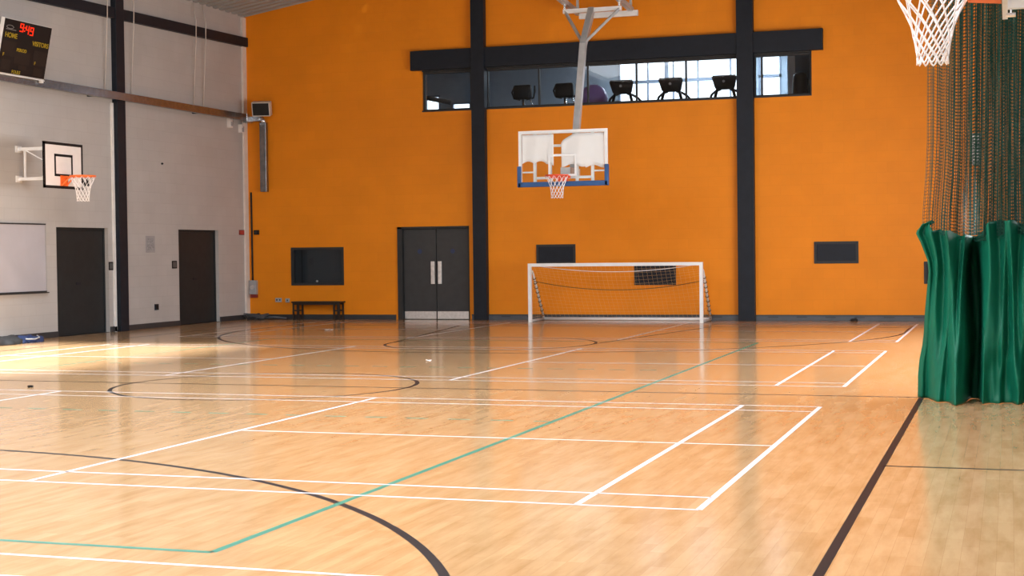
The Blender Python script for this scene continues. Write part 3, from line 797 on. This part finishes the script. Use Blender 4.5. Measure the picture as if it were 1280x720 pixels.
# ------------------------------------------------------------------ fittings on the left wall
def wall_plate(name, y, z, w, hgt, m, label, cat, d=.012, m2=None, part='sign_face', group=None):
    t = thing(name, label, cat, (XL + .001, y, z), group)
    bm = bmesh.new(); add_box(bm, 0, d, -w / 2, w / 2, -hgt / 2, hgt / 2, .003); obj('backing', bm, m, t)
    bm = bmesh.new(); add_box(bm, d, d + .002, -w * .36, w * .36, -hgt * .36, hgt * .36); obj(part, bm, m2 or m, t)
    return t
dimtxt = mat('sign_print', (.10, .10, .10), .4)
wall_plate('door_sign', 18.06, 1.36, .15, .17, M['black'], 'small black sign right of the nearer dark door, by the steel post', 'sign', m2=dimtxt)
wall_plate('door_sign', 20.55, 1.36, .20, .17, M['black'], 'small black sign left of the dark door nearest the corner', 'sign', m2=dimtxt)
wall_plate('notice_sign', 19.58, 1.81, .36, .36, mat('notice_paper', (.34, .33, .34), .7), 'grey paper notice pinned to the cream wall between the two doors', 'notice', .006, M['paper'], 'print')
wall_plate('wall_socket', 19.77, .45, .13, .13, M['dark_steel'], 'dark socket low on the cream wall between the two doors', 'socket', .03, M['black'], 'socket_face')
wall_plate('fire_sign', 23.68, 2.10, .30, .12, M['red_sign'], 'small red sign near the corner of the cream wall', 'sign', .012, mat('red_sign_print', (.42, .05, .04), .5), 'print')
bm = bmesh.new(); add_cyl(bm, (.012, 0, 0), .022, .024, 'X', 12); add_cyl(bm, (.03, 0, 0), .012, .02, 'X', 10)
o = tag(obj('wall_hook', bm, M['black'], None), 'tiny dark hook on the cream wall between the two doors, far above the notice', 'hook'); o.location = (XL, 20.1, 3.57)
for k, (yy, lab) in enumerate(((17.92, 'thin pale hanging cord left of the dark steel post'), (18.90, 'thin pale hanging cord just right of the dark steel post'),
                               (21.46, 'left cord of the pale pair near the wall corner'), (21.89, 'right cord of the pale pair near the wall corner'))):
    bm = bmesh.new(); add_tube(bm, [(XL + .03, yy, 4.95), (XL + .115, yy, 6.4), (XL + .12, yy + .01, 6.85), (XL + .05, yy, 7.27)], .011, 6)
    tag(obj('hanging_rope', bm, mat('pale_cord', (.60, .56, .53), .6), None, True), lab, 'cord', 'pale cords on the cream wall')

# whiteboard
t = thing('whiteboard', 'whiteboard on the cream wall at the left edge, beside a dark door', 'whiteboard', (XL + .0005, 14.62, 1.545))
box('board_face', .006, .02, -1.2, 1.2, -.63, .63, M['whiteboard'], t)
bm = bmesh.new()
for a in ((-1.22, 1.22, -.655, -.63), (-1.22, 1.22, .63, .655)): add_box(bm, 0, .03, *a)
obj('edge_frame', bm, M['black_matt'], t)
bm = bmesh.new()
for a in ((-1.225, -1.2, -.63, .63), (1.2, 1.225, -.63, .63)): add_box(bm, 0, .026, *a)
obj('side_edge', bm, M['grey_plastic'], t)
box('pen_tray', .0, .075, -1.22, 1.23, -.675, -.655, M['black_matt'], t)

# scoreboard: tilted forward at the top, standing on the trunking
sb = thing('scoreboard', 'black electronic scoreboard showing 9:49 in red above the trunking', 'scoreboard', (-15.50, 14.78, 4.885))
SW, SH = 1.42, 1.0
tilt = math.radians(12)
RS = Matrix.Rotation(tilt, 4, 'Y')
def sbox(bm, y0, y1, z0, z1, x0=0.0, x1=.004):
    add_box(bm, x0, x1, y0, y1, z0, z1, rot=RS)
bm = bmesh.new(); add_box(bm, -.055, -.004, -SW / 2, SW / 2, 0, SH, .006, rot=RS); case = obj('case', bm, mat('pale_case', (.62, .60, .58), .5), sb)
bm = bmesh.new(); sbox(bm, -SW / 2 + .02, SW / 2 - .012, .02, SH - .012, -.006, 0); obj('face', bm, M['face'], sb)
bm = bmesh.new()
for (a, b, c, dd) in ((-.66, -.27, .33, .60), (.28, .67, .25, .52), (-.27, .18, .22, .45), (-.62, -.36, .08, .26), (.34, .6, .05, .2), (-.12, .12, .12, .2)): sbox(bm, a, b, c, dd, 0, .003)
obj('digit_window', bm, M['dim_panel'], sb)
SEG = {'9': 'abcdfg', '4': 'bcfg'}
def digit(bm, ch_, y, z, w, h):
    t_ = h * .13
    R_ = dict(a=(0, w, h - t_, h), g=(0, w, h / 2 - t_ / 2, h / 2 + t_ / 2), d=(0, w, 0, t_), f=(0, t_, h / 2, h), b=(w - t_, w, h / 2, h), e=(0, t_, 0, h / 2), c=(w - t_, w, 0, h / 2))
    for s in SEG[ch_]:
        a = R_[s]; sbox(bm, y + a[0], y + a[1], z + a[2], z + a[3], .001, .009)
bm = bmesh.new()
digit(bm, '9', -.24, .80, .10, .155)
digit(bm, '4', -.07, .78, .095, .155); digit(bm, '9', .06, .77, .10, .155)
for zz in (.815, .875): sbox(bm, -.115, -.09, zz, zz + .025, .001, .009)
obj('clock_digits', bm, M['led'], sb)
def text(body, y, z, size, parent, m, name='lettering', flip=RS):
    cu = D.curves.new(name, 'FONT'); cu.body = body; cu.size = size; cu.extrude = .002; cu.align_x = 'CENTER'; cu.align_y = 'CENTER'
    cu.offset = size * .015
    cu.materials.append(m)
    o = D.objects.new(name, cu); COL.objects.link(o); o.parent = parent
    # text plane: reading direction +Y, up +Z, normal +X
    Rm = Matrix(((0, 0, 1, 0), (1, 0, 0, 0), (0, 1, 0, 0), (0, 0, 0, 1)))
    bpy.context.view_layer.update()
    me = D.meshes.new_from_object(o.evaluated_get(bpy.context.evaluated_depsgraph_get())); me.name = name
    D.objects.remove(o); D.curves.remove(cu)
    o = D.objects.new(name, me); COL.objects.link(o); o.parent = parent
    o.matrix_local = flip @ Matrix.Translation((.008, y, z)) @ Rm
    return o
text('HOME', -.46, .70, .125, sb, M['yellow_text']); text('VISITORS', .42, .635, .12, sb, M['yellow_text'])
text('PERIOD', -.10, .465, .085, sb, M['yellow_text']); text('F', -.60, .345, .085, sb, M['yellow_text']); text('F', .34, .28, .085, sb, M['yellow_text'])
text('FOULS', -.17, .06, .085, sb, M['yellow_text'])
bm = bmesh.new(); sbox(bm, -.62, -.34, .80, .812, 0, .006)
add_tube(bm, [RS @ Vector((.004, -.52 + .10 * math.cos(a * PI / 12), .85 + .03 * math.sin(a * PI / 12))) for a in range(24)], .005, 5, True)
obj('maker_mark', bm, mat('dim_white_print', (.22, .22, .23), .5), sb)
bm = bmesh.new()
bar(bm, (-.297, .55, .18), (-.0, .55, .18), .03, .03); bar(bm, (-.297, .55, .86), (.13, .55, .86), .03, .03); bar(bm, (-.285, .55, .10), (-.285, .55, .95), .04, .025)
obj('bracket', bm, M['white_paint'], sb)
bm = bmesh.new()
bar(bm, (-.297, -.55, .18), (-.0, -.55, .18), .03, .03); bar(bm, (-.297, -.55, .86), (.13, -.55, .86), .03, .03); bar(bm, (-.285, -.55, .10), (-.285, -.55, .95), .04, .025)
obj('bracket', bm, M['white_paint'], sb)
box('corner_lug', -.06, -.005, .63, .70, -.05, .004, M['white_paint'], sb)
bm = bmesh.new()
sbox(bm, -SW / 2 - .012, SW / 2 + .012, -.014, 0, -.06, .006); sbox(bm, -SW / 2 - .012, -SW / 2, 0, SH, -.06, .006)
obj('edge_trim', bm, M['white_paint'], sb)

# ------------------------------------------------------------------ green divider curtain
def interp(tab, x):
    if x <= tab[0][0]: return tab[0][1]
    for (a, b), (c, d_) in zip(tab, tab[1:]):
        if x <= c: return b + (d_ - b) * (x - a) / (c - a)
    return tab[-1][1]
cur = thing('divider_curtain', 'green sports hall divider curtain with netting above, bunched at right edge', 'curtain', (0, 0, 0))
ZT = 1.72                                               # top of the solid skirt
from mathutils import noise as mn
left_edge = [(0, .865), (.12, .868), (.25, .87), (.4, .885), (.55, .915), (.68, .93), (.9, .945), (1.1, .965), (1.3, .985), (1.42, .975), (1.6, .91), (1.69, .865), (1.80, .90)]
NS = 520
# folds of the cloth: place along the curtain, drift with height, width, depth towards the hall
FOLDS = [(.018, .00, .020, .10), (.075, -.016, .026, .15), (.135, .022, .016, .08), (.180, -.012, .030, .18), (.245, .02, .022, .13),
         (.425, -.02, .045, .20), (.505, .03, .022, .10), (.575, -.035, .034, .17), (.64, .03, .022, .10), (.71, -.02, .035, .16), (.80, .02, .035, .15), (.88, .0, .03, .14), (.96, .0, .03, .12)]
def smooth(a, b, t):
    t = min(1, max(0, (t - a) / (b - a))); return t * t * (3 - 2 * t)
def fold_xy(u, z):
    """plan position of the bunched cloth at path parameter u (0 left .. 1 right) and height z"""
    low = max(0, 1 - z / ZT)
    le = interp(left_edge, z) if z < 1.8 else .98
    k = max(0, 1 - u / .30)
    x = .97 + 1.45 * u + (le - .97) * k * k
    y = 7.08 - .10 * u
    y += -low ** 1.5 * .42 * smooth(.02, .24, u) * (1 - smooth(.36, .44, u)) + low * .12 * (1 - smooth(0, .12, u))
    y -= low ** 1.3 * .16 * smooth(.36, .46, u)
    for (c, dr, w, d) in FOLDS:
        cc = c + dr * (z - 1.0) + .008 * math.sin(2.2 * z + 40 * c)
        y -= d * (1 - .25 * low) * math.exp(-((u - cc) / w) ** 2)
    y += .62 * math.exp(-((u - .318 - .006 * math.sin(3 * z)) / (.040 + .008 * low)) ** 4)       # deep recess between the two bunches
    y += .070 * mn.noise((u * 8, z * 1.1, 3.1)) + .022 * mn.noise((u * 20, z * 2.0, 1.7)) + .034 * low * mn.noise((u * 17, z * 5.0, 7.7))
    y += .05 * math.exp(-((z - .45) / .35) ** 2) * math.sin(7 * z + 26 * u) * smooth(.4, .5, u)       # drag folds near the floor
    x += .030 * mn.noise((u * 11, z * 1.3, 9.2)) * smooth(0, .06, u)
    return x, y
NET_LAYERS = [(0.0, 6.90, 9, .055, .3), (.06, 7.00, 11, .050, 1.9), (.16, 7.09, 8, .060, 4.0), (.30, 7.18, 12, .045, 2.6), (.44, 7.26, 10, .055, 5.2)]
def net_xy(u, z, lay):
    """netting gathered back and forth in wide overlapping layers; u runs along the layer"""
    u0, yb, cyc, amp, ph = NET_LAYERS[lay]
    t = smooth(1.7, 2.6, z)
    w = u0 + (1 - u0) * u
    x = .92 + .012 * (min(z, 5) - 1.72) + .05 * t * (1 - w) + (1.47 - .05 * t) * w
    a_ = 2 * PI * cyc * w + ph + 1.3 * math.sin(2 * PI * 2.1 * w + ph)
    x += .022 * math.sin(2 * a_ + 1) * min(1, w * 12) + .006 * math.sin(z * .9 + 20 * w + ph)
    y = yb + amp * math.sin(a_ + .1 * z) + .02 * math.sin(3 * a_)
    m_ = smooth(1.72, 2.4, z)
    return x, y * m_ + (fold_xy(w, 1.70)[1] + .02 + .012 * lay + .01 * math.sin(a_)) * (1 - m_)
v, f = [], []; NZ = 56
for i in range(NS + 1):
    u = i / NS
    ztop = 1.70 + .035 * math.sin(2 * PI * u * 2.3 + .5) + .03 * mn.noise((u * 20, 0, 0)) + .085 * math.exp(-((u - .034) / .022) ** 2) + .08 * smooth(.36, .42, u)
    for j in range(NZ + 1):
        q = j / NZ; hem = .004 + .008 * max(0, mn.noise((u * 24, 5.5, 0)))
        z = hem + (ztop - hem) * q
        x, y = fold_xy(u, z)
        v.append((x, y, z))
for i in range(NS):
    for j in range(NZ): f.append((i * (NZ + 1) + j, (i + 1) * (NZ + 1) + j, (i + 1) * (NZ + 1) + j + 1, i * (NZ + 1) + j + 1))
sk_ = raw('fabric_skirt', v, f, M['curtain'], cur, True)
sm = sk_.modifiers.new('cloth', 'SOLIDIFY'); sm.thickness = .006
# netting: real cords, vertical and horizontal, following the same folds
nv, nf = [], []
def strand(pts, rad):
    base = len(nv)
    for p in pts:
        for k in range(3):
            a = 2 * PI * k / 3 + .5
            nv.append((p[0] + rad * math.cos(a), p[1] + rad * math.sin(a), p[2]))
    for i in range(len(pts) - 1):
        for k in range(3):
            A = base + 3 * i + k; B = base + 3 * i + (k + 1) % 3
            nf.append((A, B, B + 3, A + 3))
def strand_h(pts, rad):
    base = len(nv)
    for p in pts:
        for k in range(3):
            a = 2 * PI * k / 3 + .5
            nv.append((p[0], p[1] + rad * math.cos(a), p[2] + rad * math.sin(a)))
    for i in range(len(pts) - 1):
        for k in range(3):
            A = base + 3 * i + k; B = base + 3 * i + (k + 1) % 3
            nf.append((A, B, B + 3, A + 3))
# sample path by arc length at mid height
NETSP, NETR, NP, ZTOP = .034, .0031, 6000, 7.9
zs_ = [1.67 + NETSP * k for k in range(int((ZTOP - 1.67) / NETSP) + 1)]
for lay in range(len(NET_LAYERS)):
    path = [net_xy(i / NP, 3.0, lay) for i in range(NP + 1)]
    acc = [0]
    for a, b in zip(path, path[1:]): acc.append(acc[-1] + math.hypot(b[0] - a[0], b[1] - a[1]))
    us = []; tgt = 0
    for i, s_ in enumerate(acc):
        if s_ >= tgt: us.append(i / NP); tgt += NETSP
    for u in us: strand([(*net_xy(u, z, lay), z) for z in zs_[:8] + zs_[8::10] + [ZTOP]], NETR * .75)
    for z in zs_:
        strand_h([(*net_xy(u, z, lay), z - (.011 if k % 2 else 0) + .05 * math.sin(9 * u + .6 * z + lay)) for k, u in enumerate(us)], NETR)
raw('netting', nv, nf, M['net_green'], cur)
bm = bmesh.new(); bar(bm, (.85, 6.95, 7.93), (2.5, 6.95, 7.93), .06, .08)
for x in (.95, 1.7, 2.4): bar(bm, (x, 6.95, 7.95), (x, 6.95, roof_z(x) - .004), .03, .03)
obj('curtain_track', bm, M['galv'], cur)
# white-printed notice on the end wall glimpsed through the netting
t = thing('notice_sign', 'small pale notice on the orange wall glimpsed through the green netting', 'notice', (1.12, YE, 3.55))
box('paper', -.09, .09, -.006, 0, -.30, .36, M['paper'], t)
bm = bmesh.new()
for k in range(10): add_box(bm, -.07 + .01 * (k % 3), .07 - .015 * (k % 2), -.008, -.006, -.26 + k * .06, -.235 + k * .06)
obj('print', bm, M['white_paint'], t)

# ------------------------------------------------------------------ things on the floor
bg = thing('sports_bag', 'flat dark bag with a navy end lying by the cream wall, left edge', 'bag', (-15.35, 14.2, 0))
def blob(name, cx, cy, sx, sy, sz, m, parent, seed, z0=0.0):
    bm = bmesh.new(); bmesh.ops.create_icosphere(bm, subdivisions=4, radius=1)
    r_ = random.Random(seed); ph = [r_.uniform(0, 6) for _ in range(6)]
    for vv in bm.verts:
        c = vv.co; n_ = 1 + .14 * math.sin(3 * c.x + ph[0]) * math.sin(4 * c.y + ph[1]) + .08 * math.sin(9 * c.x + ph[2] + 5 * c.y) + .05 * math.sin(14 * c.y + ph[3])
        z = max(-0.0, c.z) * n_
        vv.co = Vector((cx + c.x * sx * n_, cy + c.y * sy * n_, z0 + z * sz))
    return obj(name, bm, m, parent, True)
blob('bag_body', 0, -.35, .24, .55, .16, M['black_fabric'], bg, 1)
blob('bag_end', .05, .38, .2, .36, .13, M['navy'], bg, 2)
bm = bmesh.new(); add_tube(bm, [(.2, .1, .08), (.26, .3, .07), (.22, .48, .09), (.12, .55, .12)], .013, 6); obj('bag_strap', bm, M['grey_plastic'], bg, True)
t = thing('cable_coil', 'crumpled dark cable heap on the floor in the far left corner', 'cable', (-15.45, YE - .28, 0))
blob('cable_heap', 0, 0, .2, .14, .13, M['black_fabric'], t, 5)
bm = bmesh.new()
for k in range(4): add_tube(bm, [(-.02 + (.2 + .05 * k) * math.cos(a), -.0 + (.10 + .02 * k) * math.sin(a), .03 + .03 * k + .02 * math.sin(3 * a)) for a in [2 * PI * i / 20 for i in range(20)]], .014, 6, True)
add_tube(bm, [(.15, 0, .04), (.45, .05, .06), (.75, .12, .03)], .03, 6)
obj('cable_loop', bm, M['skirting'], t, True)
def scrap(x, y, s, label):
    bm = bmesh.new(); bmesh.ops.create_grid(bm, x_segments=6, y_segments=6, size=s)
    for vv in bm.verts: vv.co.z = .012 + .011 * math.sin(60 * vv.co.x + x) * math.sin(45 * vv.co.y + y); vv.co.x *= 1 + .3 * math.sin(30 * vv.co.y)
    o = tag(obj('paper_scrap', bm, M['net_white'], None, True), label, 'litter', 'white scraps on the floor'); o.location = (x, y, 0)
    o.modifiers.new('thickness', 'SOLIDIFY').thickness = .002
scrap(-11.45, 19.2, .07, 'white scrap on the floor in front of the black bench')
scrap(-6.18, 11.35, .035, 'white speck on the floor in front of the double door')
bm = bmesh.new(); add_cyl(bm, (0, 0, .011), .035, .022, 'Z', 20); bmesh.ops.bevel(bm, geom=bm.edges[:], offset=.004, segments=2, affect='EDGES')
o = tag(obj('floor_socket_cap', bm, M['black'], None), 'small round black cap on the floor at far left', 'cap'); o.location = (-9.38, 6.47, 0)
bm = bmesh.new(); add_box(bm, -.07, .07, -.05, .05, 0, .05, .015); add_cyl(bm, (.03, 0, .055), .02, .02, 'Z', 10)
o = tag(obj('door_stop', bm, M['black'], None), 'small black block at the foot of the orange wall, right of the right post', 'block'); o.location = (-1.37, YE - .10, 0)

# ------------------------------------------------------------------ light
def area(name, loc, rot, sx, sy, power, col=(1, 1, 1)):
    l = D.lights.new(name, 'AREA'); l.shape = 'RECTANGLE'; l.size = sx; l.size_y = sy; l.energy = power; l.color = col
    o = D.objects.new(name, l); COL.objects.link(o); o.location = loc; o.rotation_euler = rot
    return o
for (a, b) in SKY:
    sl = math.atan(SLOPE) * (1 if a < RIDGE_X else -1); sy0, sy1 = SKY_Y[(a, b)]
    area('rooflight_daylight', ((a + b) / 2, (sy0 + sy1) / 2, roof_z((a + b) / 2) + .1), (0, -sl, 0), b - a - .05, sy1 - sy0 - .1, 1050 if a < RIDGE_X else 1650, (.92, .96, 1))
area('front_fill', (-5.6, YF + .05, 3.4), (-PI / 2, 0, PI), 12, 4.2, 360, (.96, .98, 1))  # added fill from behind the camera; the front wall has no window
area('gallery_fill', (-5.2, 28.3, GC - .06), (0, 0, 0), 3.5, .3, 260, (.85, .93, 1))  # fill added to lift the gallery walls; no fitting is built here
area('side_fill', (XR - .03, 13.5, 1.9), (0, PI / 2, 0), 2.8, 12, 1150, (.97, .98, 1))  # unseen fill added to brighten the end wall's lower right; no door there
sun = D.lights.new('low_sun', 'SUN'); sun.energy = 22.0; sun.angle = math.radians(9); sun.color = (1, .96, .9)
so = D.objects.new('low_sun', sun); COL.objects.link(so); so.location = (12, 4, 12)
so.rotation_euler = Vector((-3.1, 4.95, -8.0)).to_track_quat('-Z', 'Y').to_euler()

w = D.worlds.new('overcast_sky'); S.world = w; w.use_nodes = True
bgd = w.node_tree.nodes['Background']
bgd.inputs[0].default_value = (.75, .85, 1, 1); bgd.inputs[1].default_value = 1.0

# ------------------------------------------------------------------ camera
F, YAW, PIT, ROLL = 1887.38, -0.31834, -0.02381, -0.01153
cy, sy, cp, sp, cr, sr = math.cos(YAW), math.sin(YAW), math.cos(PIT), math.sin(PIT), math.cos(ROLL), math.sin(ROLL)
fw = Vector((sy * cp, cy * cp, sp)); rt = Vector((cy, -sy, 0)); up = rt.cross(fw)
r2 = cr * rt + sr * up; u2 = -sr * rt + cr * up
cam = D.cameras.new('camera'); co = D.objects.new('camera', cam); COL.objects.link(co)
co.matrix_world = Matrix(((r2.x, u2.x, -fw.x, 1.767), (r2.y, u2.y, -fw.y, -8.875), (r2.z, u2.z, -fw.z, 1.553), (0, 0, 0, 1)))
cam.sensor_width = 36; cam.lens = F / 1280 * 36; cam.clip_end = 200; cam.clip_start = .05
S.camera = co
S.view_settings.view_transform = 'Standard'; S.view_settings.look = 'None'; S.view_settings.gamma = 1; S.view_settings.use_curve_mapping = False
S.cycles.caustics_reflective = False
S.view_settings.exposure = 0.0
